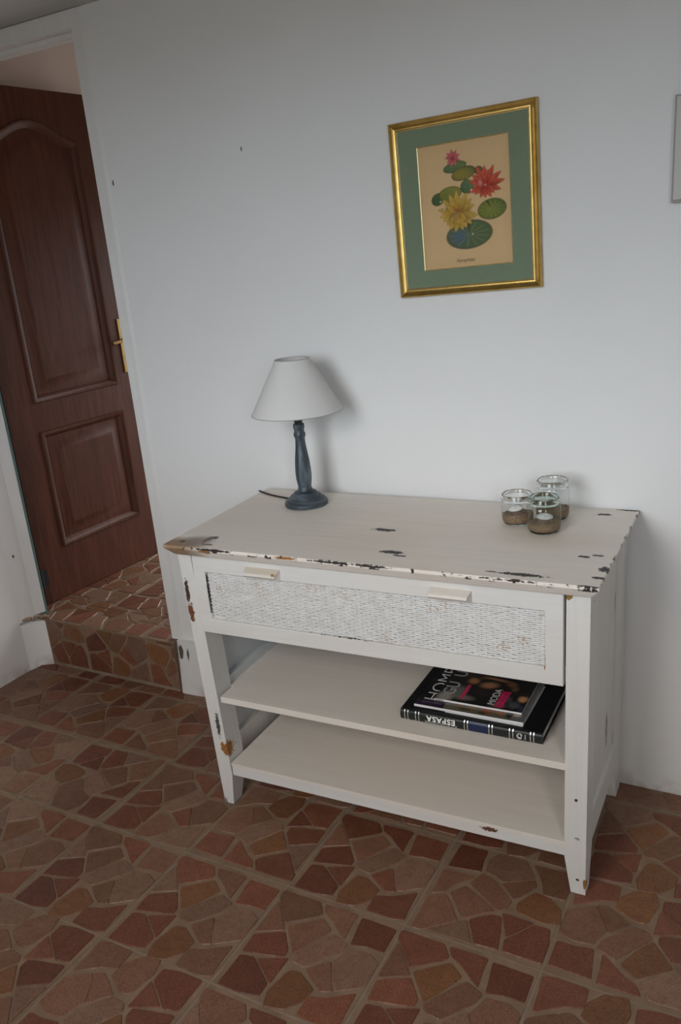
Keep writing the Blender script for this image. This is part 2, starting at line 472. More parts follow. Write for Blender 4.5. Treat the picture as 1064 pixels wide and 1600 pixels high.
bm = bmesh.new(); box(bm, XL-.1, XR, REAR_Y, 0, -.06, -.0034)
floor = struct('floor', bm, M['joint'])
ROT = {(0, -1): 0, (1, -1): 0, (1, 0): 0, (-1, 0): 0, (-1, -1): 0, (2, 0): 1, (0, 0): 2, (2, -1): 0, (3, 0): 2, (2, -2): 1, (0, 1): 0, (-2, 0): 3, (1, -2): 0}
rs = random.Random(3)
cells = []
for i in range(-5, 9):
    for j in range(-6, 3):
        cells.append((i, j, ROT.get((i, j), rs.choice([0, 0, 1, 2, 3])), TX, TY))
lay_tiles(floor, cells, lambda p: p, (XL+.001, XR-.02, REAR_Y+.02, -.002), Matrix.Identity(4), 300)

# the step into the next room: riser in the doorway and floor beyond
bm = bmesh.new(); box(bm, HL-.1, HR+.1, T, HB, -.05, .1966)
box(bm, -1.256, -.610, -.034, T, -.002, .1965); box(bm, -1.30, -1.256, -.030, T, .15, .1960); box(bm, HL, -1.30, .02, T, .15, .1962)
step = struct('step', bm, M['joint'])
cells = [(i, j, rs.choice([0, 1, 2, 3]), -1.071-TS*2, -.037) for i in range(-1, 8) for j in range(0, 7)]
lay_tiles(step, [c for c in cells], lambda p: (p[0], p[1], .2), (-1.292, -.612, -.037, .125), Matrix.Translation((0, 0, .2)), 60)
lay_tiles(step, [c for c in cells], lambda p: (p[0], p[1], .2), (HL+.005, HR-.01, .125, HB-.01), Matrix.Translation((0, 0, .2)), 60)
lay_tiles(step, [c for c in cells], lambda p: (p[0], p[1], .2), (-1.41, -1.294, .022, .123), Matrix.Translation((0, 0, .2)), 20)
# riser plane: x along the wall, second axis up, facing the room
RM = Matrix.Translation((0, -.0375, 0)) @ Matrix.Rotation(math.radians(90), 4, 'X')
lay_tiles(step, [(i, 0, k, -.740-3*TS, -.008) for i, k in zip(range(0, 5), (2, 1, 0, 3, 2))], lambda p: (p[0], -.0375, p[1]), (-1.252, -.608, .012, .196), RM, 60)
# plaster lumps that flank the riser on the right
bm = bmesh.new(); prism(bm, [(-.606, .0), (-.606, -.030), (-.596, -.039), (-.52, -.036), (-.44, -.018), (-.40, .0)], 0, .2)
for v in bm.verts:
    if v.co.z > .1 and v.co.y < -.01: v.co.y *= .6
autosmooth(struct('trim_1', bm, M['plinth'], bevel=.008), 60)
# painted frame of the doorway
frame = empty('trim_2', (-.95, 0, .2), kind='structure'); frame['label'] = 'white painted frame round the doorway'
def local(bm, o_): 
    for v in bm.verts: v.co -= Vector(o_)
FO = (-.95, 0, .2)
bm = bmesh.new(); prism(bm, [(-.634, -.007), (-.596, -.007), (-.588, 0), (-.588, .002), (-.622, .002), (-.622, .075), (-.634, .075)], .2, CEIL-.002); local(bm, FO); bm_obj('jamb', bm, M['trim'], frame, bevel=.0025)
bm = bmesh.new(); prism(bm, [(-1.296, -.046), (-1.279, -.012), (-1.2775, -.004), (-1.286, .002), (-1.330, .002), (-1.320, -.03)], .215, CEIL-.002); local(bm, FO); bm_obj('jamb', bm, M['trim'], frame, bevel=.003)
bm = bmesh.new(); prism(bm, [(-1.286, .002), (-1.279, -.002), (-1.2775, .008), (-1.290, .014), (-1.345, .055), (-1.375, .055), (-1.375, .012), (-1.330, .002)], .2, CEIL-.002); local(bm, FO)
ob = bm_obj('rebate', bm, M['teal'], frame); ob['label'] = 'bare teal edge of the door frame'
bm = bmesh.new(); box(bm, -1.28, -.634, -.007, .03, 2.125, CEIL-.002); local(bm, FO); bm_obj('lintel', bm, M['trim'], frame, bevel=.003)
bm = bmesh.new(); box(bm, -1.28, -.634, .03, .075, 2.113, 2.125); local(bm, FO); bm_obj('lintel_stop', bm, M['trim'], frame, bevel=.002)
# ragged mortar under the left jamb
bm = bmesh.new()
rr = random.Random(5)
for k in range(9):
    cx_, cy_ = XL+.004+.0065*k, -.088+.0092*k
    c_ = Vector((cx_, cy_, .205+rr.uniform(-.005, .006)))
    q = bmesh.ops.create_icosphere(bm, subdivisions=1, radius=rr.uniform(.006, .011))
    for v in q['verts']: v.co = Vector((v.co.x, v.co.y, v.co.z*.8))+c_
m_ = grout_mat('ragged_mortar', (.33, .24, .17))
struct('trim_3', bm, m_)

# ------------------------------------------------------------------ door leaf, standing open into the next room
DO = (-1.348, .069, .203); DANG = math.atan2(.661, .035)
door = empty('door_1', DO, (0, 0, DANG), kind='structure')
door['label'] = 'dark brown panelled wooden door standing open'
DW, DH, DT = .715, 1.917, .038
def arch(s):                                       # lower edge of the arched top rail
    t = (s-.133)/(.583-.133); t = min(max(t, 0), 1)
    return 1.745+.068*(.5-.5*math.cos(2*math.pi*t))**.85
SA, SB = .133, .583
def part(nm, bm, mat=None, bev=.002): return autosmooth(bm_obj(nm, bm, mat or M['door'], door, bevel=bev), 40)
bm = bmesh.new(); box(bm, 0, SA, 0, DT, 0, DH); part('stile', bm)
bm = bmesh.new(); box(bm, SB, DW, 0, DT, 0, DH); part('stile', bm)
bm = bmesh.new(); box(bm, SA, SB, 0, DT, 0, .205); part('rail', bm)
bm = bmesh.new(); box(bm, SA, SB, 0, DT, .685, .795); part('rail', bm)
bm = bmesh.new(); N = 28
fr = [[(SA+(SB-SA)*i/N, y, arch(SA+(SB-SA)*i/N)) for i in range(N+1)]+[(SB, y, DH), (SA, y, DH)] for y in (0, DT)]
loft(bm, fr); part('rail', bm, bev=0)
def panel_outline(z0, z1, d, arched):
    a, b = SA+d, SB-d
    if not arched: return [(a, z0+d), (b, z0+d), (b, z1-d), (a, z1-d)]
    return [(a, z0+d), (b, z0+d)]+[(b-(b-a)*i/N, arch(SB-(SB-SA)*i/N)-d) for i in range(N+1)]
for z0, z1, ar in ((.205, .685, False), (.795, 0, True)):
    prof = [(0, .0), (.004, -.006), (.012, -.005), (.022, .004), (.030, .012)]    # sticking / moulding profile: inset, depth
    bm = bmesh.new(); loft(bm, [[(x, y, z) for x, z in panel_outline(z0, z1, d, ar)] for d, y in prof], True, False)
    part('moulding', bm, bev=0)
    prof = [(.030, .012), (.036, .012), (.070, .006), (.074, .0045)]
    bm = bmesh.new(); loft(bm, [[(x, y, z) for x, z in panel_outline(z0, z1, d, ar)] for d, y in prof]+[[(x, .0045, z) for x, z in panel_outline(z0, z1, .09, ar)]], True, False)
    bm.faces.ensure_lookup_table()
    last = [f for f in bm.faces][-1]
    bnd = [e_ for e_ in bm.edges if len(e_.link_faces) == 1]
    inner = [e_ for e_ in bnd if all(abs(v.co.y-.0045) < 1e-6 for v in e_.verts)]
    bmesh.ops.contextual_create(bm, geom=inner)
    part('panel', bm, bev=0)
    bm = bmesh.new(); o1 = [(x, z) for x, z in panel_outline(z0, z1, 0.001, ar)]
    loft(bm, [[(x, .02, z) for x, z in o1], [(x, DT-.002, z) for x, z in o1]]); part('panel_back', bm, bev=0)
# handle set
bm = bmesh.new(); box(bm, .630, .672, -.005, 0, .838, 1.061)
hp = part('handle_plate', bm, M['brass'], .0035)
bm = bmesh.new(); tube(bm, smoothpath([(.650, -.002, .972), (.650, -.030, .972), (.646, -.044, .973), (.630, -.050, .974), (.595, -.050, .974), (.545, -.049, .971)]), [.009]*10+[.0085]*12+[.0075]*9, 12)
ob = bm_obj('handle_lever', bm, M['brass'], hp, smooth=True)
bm = bmesh.new(); tube(bm, [(.650, -.0055, .90), (.650, -.0065, .90)], .006, 14); bm_obj('keyhole', bm, M['black'], hp)
bm = bmesh.new(); tube(bm, [(-.006, -.006, .07), (-.006, -.006, .15)], .007, 12); box(bm, -.004, .03, -.0022, 0, .075, .145)
ob = bm_obj('hinge', bm, M['black'], door); ob['label'] = 'black hinge at the foot of the door'
bm = bmesh.new(); tube(bm, [(-.006, -.006, 1.68), (-.006, -.006, 1.76)], .007, 12); box(bm, -.004, .03, -.0022, 0, 1.685, 1.755)
ob = bm_obj('hinge', bm, M['black'], door)

# ------------------------------------------------------------------ sideboard (local frame: origin back right corner on the floor, x along it to the right, y away from the camera)
CRZ = .033; BRX, BRY = .9598, -.0057
SBW, SBD, SBH = 1.083, .5084, .80
sb = empty('sideboard', (BRX, BRY, 0), (0, 0, CRZ), 'long off-white distressed wooden sideboard with chipped paint, two open shelves and a wicker drawer', 'sideboard')
def Lw(x, y, z=0):
    c, s = math.cos(CRZ), math.sin(CRZ); return (BRX+x*c-y*s, BRY+x*s+y*c, z)
YF = -.466                                         # front faces of legs
TOPC = (.82, .765, .705)
chipT = [((-.566, -.276, .8), (.030, .010, .02), CHIP), ((-.484, -.420, .8), (.028, .010, .02), CHIP), ((-.458, -.437, .8), (.016, .004, .02), CHIP),
         ((-.162, -.479, .8), (.048, .008, .02), CHIP), ((-.23, -.478, .8), (.012, .003, .02), CHIP), ((-.062, -.346, .8), (.014, .006, .02), CHIP), ((-.036, -.332, .8), (.013, .006, .02), (.12, .10, .09)),
         ((-.077, -.048, .8), (.018, .008, .02), CHIP), ((-.006, -.458, .8), (.020, .006, .02), CHIP), ((-.008, -.409, .8), (.011, .014, .02), CHIP),
         ((-.022, -.506, .8), (.020, .003, .02), CHIP), ((-.02, -.002, .8), (.03, .007, .02), CHIP), ((-.985, -.446, .8), (.010, .020, .02), (.16, .12, .10)), ((-.965, -.480, .8), (.018, .004, .02), (.14, .11, .09)), ((-.975, -.43, .8), (.01, .01, .02), (.10, .08, .07)),
         ((-.955, -.508, .79), (.016, .008, .008), ORNG), ((-.93, -.508, .797), (.05, .004, .003), CHIP), ((-.72, -.508, .796), (.03, .004, .003), ORNG), ((-.6, -.506, .797), (.06, .006, .003), CHIP), ((-.5, -.506, .797), (.05, .005, .003), CHIP), ((-.18, -.506, .797), (.10, .003, .0025), CHIP),
         ((-1.045, -.475, .8), (.008, .006, .01), CHIP)]
softT = [((-1.045, -.490, .8), (.060, .034, .05), (.30, .185, .10), .95), ((-1.005, -.462, .8), (.035, .030, .05), (.27, .22, .18), .8), ((-.55, -.36, .8), (.10, .10, .1), (.66, .58, .51), .35), ((-.15, -.25, .8), (.12, .06, .1), (.66, .56, .46), .4)]  # last patch paints the soft warm shadow before the jars into the top
M['top'] = paint('painted_top', TOPC, (.35, 6, 6), chipT, softT, [(1, -.5055, -1, .57), (0, -.003, 1, .54)])
M['pfront'] = paint('painted_front', PB, (6, 6, .4), [((-1.061, -.466, .655), (.006, .03, .030), (.06, .03, .025)), ((-1.058, -.466, .598), (.009, .03, .030), (.16, .06, .03)),
     ((-1.027, -.466, .255), (.006, .03, .040), (.08, .07, .07)), ((-1.012, -.462, .182), (.013, .03, .022), ORNG), ((-1.02, -.466, .195), (.008, .03, .008), ORNG),
     ((-.067, -.466, .760), (.009, .03, .010), (.25, .15, .04)), ((-.045, -.466, .04), (.004, .03, .003), CHIP), ((-.05, -.466, .26), (.004, .03, .004), CHIP), ((-1.07, -.466, .42), (.003, .03, .010), CHIP),
     ((-.0285, -.466, .03), (.003, .03, .012), ORNG), ((-.047, -.466, .155), (.006, .03, .003), (.3, .29, .28)), ((-1.04, -.466, .0), (.006, .03, .015), (.2, .18, .16))],
     (), [(0, -.0243, 1, .66)])
M['pside'] = paint('painted_side', (.66, .645, .62), (5, 5, .35), [((-.03, -.385, .59), (.03, .011, .075), (.22, .215, .21)), ((-.03, -.372, .50), (.03, .006, .05), (.30, .29, .28)), ((-.03, -.195, .29), (.03, .012, .045), (.22, .21, .205)), ((-.03, -.115, .6), (.03, .003, .03), CHIP), ((-.03, -.10, .2), (.03, .004, .02), CHIP)], [((-.03, -.38, .6), (.03, .02, .12), (.45, .44, .43), .5)])
M['prail'] = paint('painted_rail', PB, (.4, 6, 6), [((-.255, -.466, .121), (.022, .03, .006), (.12, .05, .03)), ((-.41, -.466, .135), (.07, .03, .0012), CHIP), ((-.8, -.466, .136), (.05, .03, .0012), CHIP)], (), None)
M['pdrawer'] = paint('painted_drawer', PB, (.5, 6, 6), [((-.61, -.47, .588), (.11, .03, .0016), CHIP), ((-.99, -.47, .66), (.0016, .03, .06), CHIP), ((-.30, -.47, .589), (.09, .03, .0013), CHIP), ((-.4, -.47, .716), (.16, .03, .0012), CHIP), ((-.118, -.47, .60), (.0018, .03, .02), ORNG)], (), None)
M['pshelf'] = paint('painted_shelf', (.73, .69, .64), (.4, 5, 5), [((-.9, -.475, .339), (.05, .004, .006), ORNG)], [((-.55, -.3, .14), (.25, .12, .05), (.70, .62, .55), .5)], None)
M['pback'] = paint('painted_shaded_inside', (.60, .64, .67), (4, 4, .5), (), (), None, 0.)  # bluish ambient light of the shaded interior mixed into the paint colour
M['phandle'] = paint('painted_handle', (.68, .655, .61), (1, 6, 6), [((-.772, -.49, .741), (.010, .006, .006), (.34, .18, .07)), ((-.83, -.49, .745), (.05, .006, .0015), CHIP)], [((-.81, -.48, .748), (.06, .03, .01), (.55, .47, .36), .6)], None)

# top: thin lip, bevelled underside
bm = bmesh.new()
def rect(i, z): return [(-SBW+i, -SBD+i, z), (-i, -SBD+i, z), (-i, 0, z), (-SBW+i, 0, z)]
loft(bm, [rect(.022, .768), rect(.018, .771), rect(.001, .791), rect(0, .7935), rect(0, .7985), rect(.0012, .8)])
bm_obj('tabletop', bm, M['top'], sb)
# legs; the left pair leans in a little towards the foot
def leg(xo_top, xo_bot, wt, wb, y0, y1, inner, out_sign):
    """xo: outer face x at top/bottom; w: width; tapers on the inner side below z=.1"""
    rings = []
    for z, kx, ky in ((0, .68, .62), (.1, 1, 1), (.30, 1, 1), (.768, 1, 1)):
        t = z/.768; xo = xo_bot+(xo_top-xo_bot)*t; w = (wb+(wt-wb)*t)*kx
        d = (y1-y0)*ky
        ya, yb = (y0, y0+d) if inner > 0 else (y1-d, y1)
        xa, xb = (xo, xo+w) if out_sign < 0 else (xo-w, xo)
        rings.append([(xa, ya, z), (xb, ya, z), (xb, yb, z), (xa, yb, z)])
    bm = bmesh.new(); loft(bm, rings)
    rng = random.Random(int(xo_top*1000))
    return autosmooth(bm_obj('leg', bm, M['pfront'], sb, bevel=.0025), 40)
leg(-.0238, -.0265, .0495, .0495, YF, YF+.068, 1, 1)
leg(-1.074, -1.043, .040, .044, YF, YF+.068, 1, -1)
leg(-.0238, -.0265, .0495, .0495, -.100, -.012, -1, 1)
leg(-1.074, -1.043, .040, .044, -.100, -.012, -1, -1)
for sgn in (1, -1):
    xa = -.0238 if sgn > 0 else -1.062
    bm = bmesh.new()
    x0, x1 = (xa-.020, xa-.010) if sgn > 0 else (xa+.010, xa+.018)
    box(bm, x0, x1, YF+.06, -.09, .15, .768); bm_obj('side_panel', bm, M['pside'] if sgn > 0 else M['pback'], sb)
    bm = bmesh.new(); x0, x1 = (xa-.022, xa-.002) if sgn > 0 else (-1.052, -1.026)
    box(bm, x0, x1, YF+.06, -.09, .110, .186); bm_obj('side_rail', bm, M['pfront'], sb, bevel=.003)
    bm = bmesh.new(); x0, x1 = (xa-.045, xa-.020) if sgn > 0 else (-1.046, -1.024)
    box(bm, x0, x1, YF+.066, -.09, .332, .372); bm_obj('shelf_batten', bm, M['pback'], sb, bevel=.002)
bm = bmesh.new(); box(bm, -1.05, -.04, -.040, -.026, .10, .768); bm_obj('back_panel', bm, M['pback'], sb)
# shelves
bm = bmesh.new(); prism(bm, [(-1.0075, YF+.004), (-.0745, YF+.004), (-.0745, YF+.069), (-.048, YF+.069), (-.048, -.04), (-1.024, -.04), (-1.024, YF+.069), (-1.0075, YF+.069)], .330, .348)
ob = bm_obj('shelf', bm, M['pshelf'], sb)
bm = bmesh.new(); box(bm, -1.0025, -.0755, YF+.001, -.04, .130, .1385); ob = bm_obj('shelf', bm, M['pshelf'], sb, bevel=.001)
bm = bmesh.new(); box(bm, -1.0015, -.0755, YF+.003, YF+.024, .0985, .1296); bm_obj('front_rail', bm, M['prail'], sb, bevel=.002)
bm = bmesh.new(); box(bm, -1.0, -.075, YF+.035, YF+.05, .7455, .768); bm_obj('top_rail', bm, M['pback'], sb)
# drawer: framed front with a woven panel and two wooden grips
DX0, DX1, DZ0, DZ1 = -1.0285, -.0785, .5453, .7615
PX0, PX1, PZ0, PZ1 = -.989, -.1175, .5865, .7185
bm = bmesh.new()
yf, yb = YF-.004, YF+.016
def ring(ax0, ax1, az0, az1, y): return [(ax0, y, az0), (ax1, y, az0), (ax1, y, az1), (ax0, y, az1)]
loft(bm, [ring(DX0, DX1, DZ0, DZ1, yb), ring(DX0, DX1, DZ0, DZ1, yf+.0015), ring(DX0+.0015, DX1-.0015, DZ0+.0015, DZ1-.0015, yf),
          ring(PX0-.001, PX1+.001, PZ0-.001, PZ1+.001, yf), ring(PX0, PX1, PZ0, PZ1, yf+.001), ring(PX0, PX1, PZ0, PZ1, yb)], True, False)
box(bm, -.99, -.09, yb, -.06, .556, .566)           # drawer box behind the front
box(bm, -.99, -.98, yb, -.06, .566, .70); box(bm, -.10, -.09, yb, -.06, .566, .70)
drawer = bm_obj('drawer', bm, M['pdrawer'], sb)
bm = bmesh.new(); box(bm, PX0-.01, PX1+.01, yb, yb+.004, PZ0-.01, PZ1+.01); bm_obj('drawer_hole_shade', bm, M['dark_hole'], drawer)  # dark sheet added so the holes in the weave read as shade
def wicker_mat():
    m = NB('painted_wicker', rough=.6, spec=.3)
    n = m.noise(45, 4); big = m.noise(9, 3); n3 = m.noise(160, 2)
    c = m.mix(m.ramp(n, [(.35, 0.), (.7, 1.)]), (.60, .60, .59), (.70, .70, .70))
    c = m.mix(m.ramp(n3, [(.56, 0.), (.70, .3)]), c, (.48, .48, .48))
    c = m.mix(m.math('MULTIPLY', m.ramp(big, [(.58, 0.), (.72, 1.)]), m.ramp(n3, [(.50, 0.), (.56, 1.)])), c, (.42, .25, .10))
    for p in ((-.21, -.46, .62), (-.17, -.46, .64), (-.95, -.46, .67), (-.37, -.46, .69)):
        c = m.mix(m.math('MULTIPLY', m.spot(p, (.018, .05, .011), n, .6), m.ramp(n3, [(.54, 0.), (.60, .8)])), c, (.42, .25, .11))
    m.col(c); return m.m
M['wicker'] = wicker_mat()
rows, cols = 27, 74
dz = (PZ1-PZ0)/rows; dx = (PX1-PX0)/cols; yc = yf+.0075
bm = bmesh.new(); rg = random.Random(11)
for c_ in range(cols+1):                            # stakes, upright and a little uneven
    xs = PX0+c_*dx+rg.uniform(-.0006, .0006)
    box(bm, max(xs-.0010, PX0), min(xs+.0010, PX1), yc+.0012, yc+.0022, PZ0, PZ1)
for r_ in range(rows):                              # weavers pass in front of and behind the stakes by turns
    zc = PZ0+(r_+.5)*dz; pts = []
    K = 8
    jit = [rg.uniform(-.0005, .0005) for _ in range(cols+2)]
    for i in range(cols*K+1):
        t = i/K; a = math.cos(math.pi*(t+r_))
        y = yc-.0007*a-.0002
        w_ = dz*(.515-.26*max(0., (-a-.70)/.3))+abs(jit[int(t)])*.25
        x_ = PX0+t*dx; zz = zc+jit[int(t)]
        pts.append((x_, y, zz, w_))
    prev = None
    for (x_, y, zz, w_) in pts:
        q = [bm.verts.new((x_, y+.0008, zz-w_)), bm.verts.new((x_, y-.0007, zz-w_*.45)), bm.verts.new((x_, y-.0007, zz+w_*.45)), bm.verts.new((x_, y+.0008, zz+w_))]
        if prev:
            for k in range(3): bm.faces.new((prev[k], q[k], q[k+1], prev[k+1]))
        prev = q
wk = bm_obj('wicker_panel', bm, M['wicker'], drawer, smooth=True); wk['kind'] = 'stuff'
for hx0, hx1 in ((-.862, -.763), (-.373, -.276)):
    bm = bmesh.new()
    prof = [(yf+.001, .7215), (yf-.014, .7235), (yf-.022, .732), (yf-.020, .738), (yf+.001, .7475)]
    loft(bm, [[(hx0, y, z) for y, z in prof], [(hx1, y, z) for y, z in prof]])
    for v in bm.verts:                              # ends splay back to the drawer
        if v.co.y < yf-.01: v.co.x += .003 if v.co.x < (hx0+hx1)/2 else -.006
    bm_obj('handle', bm, M['phandle'], drawer, bevel=.0012)

# ------------------------------------------------------------------ printed surfaces: colour laid on a fine grid
def grid_mesh(name, w, h, nx, ny, img, xf):
    """img: ny x nx x 3 linear colours, row 0 at the bottom; xf maps (u*w, v*h) to local xyz"""
    u = np.linspace(0, w, nx); v = np.linspace(0, h, ny)
    vs = [xf(a, b) for b in v for a in u]
    fs = [(j*nx+i, j*nx+i+1, (j+1)*nx+i+1, (j+1)*nx+i) for j in range(ny-1) for i in range(nx-1)]
    me = bpy.data.meshes.new(name); me.from_pydata(vs, [], fs)
    at = me.color_attributes.new('print', 'FLOAT_COLOR', 'POINT')
    c = np.ones((nx*ny, 4), np.float32); c[:, :3] = img.reshape(-1, 3); at.data.foreach_set('color', c.ravel())
    return me
def print_mat(name, rough=.35, spec=.5):
    m = NB(name, rough=rough, spec=spec); a = m.n('ShaderNodeVertexColor'); a.layer_name = 'print'; m.col(a.outputs[0]); return m.m
M['print'] = print_mat('printed_paper', .7, .2); M['gloss_print'] = print_mat('glossy_print', .22, .5)
class Canvas:
    def __init__(s, nx, ny, base):
        s.nx, s.ny = nx, ny; s.a = np.zeros((ny, nx, 3)); s.a[:] = srgb(*base)
        s.X, s.Y = np.meshgrid(np.linspace(0, 1, nx), np.linspace(0, 1, ny))
    def put(s, mask, c, k=1.):
        c = np.array(srgb(*c)); m = np.clip(mask, 0, 1)[..., None]*k; s.a = s.a*(1-m)+c*m
    def ell(s, cx, cy, rx, ry, ang=0, soft=.08):
        t = math.radians(ang); dx, dy = (s.X-cx)*s.asp, s.Y-cy
        a = (dx*math.cos(t)+dy*math.sin(t))/rx; b = (-dx*math.sin(t)+dy*math.cos(t))/ry
        return np.clip((1-np.hypot(a, b))/soft, 0, 1)
    def petal(s, cx, cy, ang, r0, r1, w, soft=.25):
        """pointed petal from radius r0 to r1 (units: canvas height)"""
        t = math.radians(ang); dx, dy = (s.X-cx)*s.asp, s.Y-cy
        a = dx*math.cos(t)+dy*math.sin(t); b = -dx*math.sin(t)+dy*math.cos(t)
        q = np.clip((a-r0)/(r1-r0), 0, 1); ww = w*np.sin(math.pi*np.clip(q, .0, 1)**.8)**.8
        return np.clip((ww-np.abs(b))/(w*soft)+.3, 0, 1)*((a > r0) & (a < r1)), q, b/w
    asp = 1.
# ------------------------------------------------------------------ framed picture
PICX, PICZ, PICR = .5317, 1.5435, .0232
pic = empty('framed_picture', (PICX, -.001, PICZ), (0, -PICR, 0), 'gold-framed print of red and yellow water lilies in a green mount on the wall', 'picture')
PW, PH = .1845, .2043; FW = .0215
gold = NB('gilded_frame', rough=.33, metal=1.); gn = gold.noise(30, 4)
gold.col(gold.mix(gold.ramp(gn, [(.3, 0.), (.7, 1.)]), (.50, .32, .085), (.66, .45, .15))); gold.bump(gold.noise(120, 3), .08, .001); M['gold'] = gold.m
M['pale_gold'] = metal('pale_gold_lip', (.86, .74, .45), .35)
prof = [(0, 0), (0, -.012), (.0015, -.0165), (.0035, -.018), (.0055, -.0165), (.0075, -.0145), (.0120, -.0115), (.0165, -.0105), (.0182, -.0115)]
lip = [(.0182, -.0115), (.0195, -.0125), (.0212, -.0115), (.0215, -.0075)]
def frame_rail(a, b, na, nb, prof, nm, mat, parent):
    """mitred rail from corner a to b; na, nb inward diagonals"""
    bm = bmesh.new()
    loft(bm, [[(a[0]+na[0]*d, y, a[1]+na[1]*d) for d, y in prof], [(b[0]+nb[0]*d, y, b[1]+nb[1]*d) for d, y in prof]], False, False)
    ob = bm_obj(nm, bm, mat, parent); 
    return autosmooth(ob, 60)
cs = [(-PW, PH), (PW, PH), (PW, -PH), (-PW, -PH)]; dg = [(1, -1), (-1, -1), (-1, 1), (1, 1)]
for i in range(4):
    j = (i+1) % 4
    r_ = frame_rail(cs[i], cs[j], dg[i], dg[j], prof, 'frame_rail', M['gold'], pic)
    frame_rail(cs[i], cs[j], dg[i], dg[j], lip, 'frame_lip', M['pale_gold'], r_)
OX, OZ = .1135, .1415
bm = bmesh.new()
def fr_(a, b, y): return [(-a, y, -b), (a, y, -b), (a, y, b), (-a, y, b)]
loft(bm, [fr_(PW-.019, PH-.019, -.0062), fr_(OX, OZ, -.0062), fr_(OX-.001, OZ-.001, -.0040)], True, False)
mt = NB('green_mount_board', rough=.85, spec=.2); mt.col(mt.mix(mt.ramp(mt.noise(300, 2), [(.3, 0.), (.7, 1.)]), (.19, .24, .16), (.215, .27, .18)))
bm_obj('mount', bm, mt.m, pic)
bm = bmesh.new(); loft(bm, [fr_(OX+.0026, OZ+.0026, -.0064), fr_(OX+.0016, OZ+.0016, -.0074), fr_(OX-.0002, OZ-.0002, -.0066), fr_(OX-.001, OZ-.001, -.0040)], True, False)
bm_obj('mount_fillet', bm, M['pale_gold'], pic)
NXp, NYp = 190, 236
cv = Canvas(NXp, NYp, (196, 164, 122)); cv.asp = OX/OZ
q_ = homog([(55, 465), (877, 342), (930, 1478), (132, 1535)], [(0, 1), (1, 1), (1, 0), (0, 0)])
k_ = 1/1105.                                        # crop pixels to canvas-height units
noise_ = np.random.rand(NYp, NXp)
cv.a *= 1.16*(1+.06*(noise_[..., None]-.5))
cv.put(np.clip(.10-np.minimum(np.minimum(cv.X, 1-cv.X), np.minimum(cv.Y, 1-cv.Y)), 0, 1)*3, (172, 138, 98), .6)
def pad(cx, cy, rx, ry, ang, c0, c1, vein, notch=None):
    x_, y_ = q_((cx, cy)); rx *= k_*1.08; ry *= k_*1.04
    e_ = cv.ell(x_, y_, rx*1.04, ry*1.05, ang, .05); cv.put(e_, (58, 58, 42), .85)
    e_ = cv.ell(x_, y_, rx, ry, ang, .12)
    th = np.arctan2((cv.Y-y_)/ry, (cv.X-x_)*cv.asp/rx); rr_ = np.hypot((cv.Y-y_)/ry, (cv.X-x_)*cv.asp/rx)
    cv.put(e_, c0); cv.put(e_*np.clip(.5+.5*np.cos(th-.6), 0, 1)*rr_, c1, .95)
    cv.put(e_*np.clip(np.abs(np.sin(th*6.5))*1.0-.80, 0, 1)*5*np.clip(1.1-rr_, 0, 1), vein, .7)
    cv.put(e_*np.clip(rr_-.82, 0, 1)*4, (62, 70, 48), .6)
    if notch is not None:
        d_ = np.abs(((th-math.radians(notch)+math.pi) % (2*math.pi))-math.pi); cv.put(e_*(d_ < .10)*(rr_ > .2), (70, 62, 44), .8)
def flower(cx, cy, rings, c0, c1, edge, core):
    x_, y_ = q_((cx, cy))
    for (n, r0, r1, w, a0, a1, sy_) in rings:
        for t in range(n):
            ang = a0+(a1-a0)*(t+.5)/n+np.random.uniform(-6, 6)
            sc_ = np.random.uniform(.98, 1.2); br_ = np.random.uniform(.78, 1.08)
            ln = r1*(1-.28*abs(math.sin(math.radians(ang*1)-0))*sy_)
            mk, q, b = cv.petal(x_, y_, ang, r0*k_, ln*k_*sc_, w*k_*1.1)
            cv.put(np.clip(mk*1.3, 0, 1), edge, .9)
            cv.put(np.clip(mk*1.5-.5, 0, 1), tuple(v*br_ for v in c0))
            cv.put(np.clip(mk*1.5-.5, 0, 1)*np.clip(q*1.1-.1+b*.4, 0, 1), c1, .8)
    if core: cv.put(cv.ell(x_, y_, 16*k_, 12*k_, 0, .6), core, .8)
pad(392, 632, 108, 44, 8, (84, 104, 66), (112, 124, 74), (130, 140, 90))
pad(472, 688, 112, 56, 10, (132, 118, 48), (88, 104, 56), (170, 150, 80))
pad(240, 915, 62, 52, 20, (58, 84, 46), (86, 104, 52), (110, 124, 80))
pad(350, 868, 108, 62, 6, (112, 116, 46), (140, 134, 60), (150, 144, 80))
pad(506, 805, 62, 60, 0, (66, 92, 58), (110, 122, 78), (150, 160, 120))
pad(610, 665, 40, 36, 0, (84, 78, 50), (100, 90, 60), (120, 110, 80))
pad(735, 1003, 130, 86, 6, (110, 116, 46), (84, 104, 52), (170, 164, 90), 112)
pad(528, 1226, 214, 122, 4, (80, 96, 76), (84, 104, 62), (150, 142, 76), 92)
x_, y_ = q_((440, 1240)); cv.put(cv.ell(x_, y_, 120*k_, 92*k_, 5, .9), (74, 96, 122), .8)
flower(372, 552, [(9, 4, 74, 15, 0, 360, .1), (7, 2, 48, 12, 20, 380, .1)], (176, 66, 74), (214, 120, 122), (120, 50, 50), (90, 60, 50))
flower(672, 790, [(9, 10, 165, 26, -30, 205, .05), (5, 10, 112, 24, 205, 330, .0), (8, 6, 130, 24, 10, 170, .05), (6, 4, 84, 20, 30, 150, .0)], (178, 58, 40), (206, 100, 74), (104, 36, 26), (196, 120, 120))
x_, y_ = q_((625, 775)); cv.put(cv.ell(x_, y_, 26*k_, 38*k_, 10, .8), (206, 160, 160), .6)
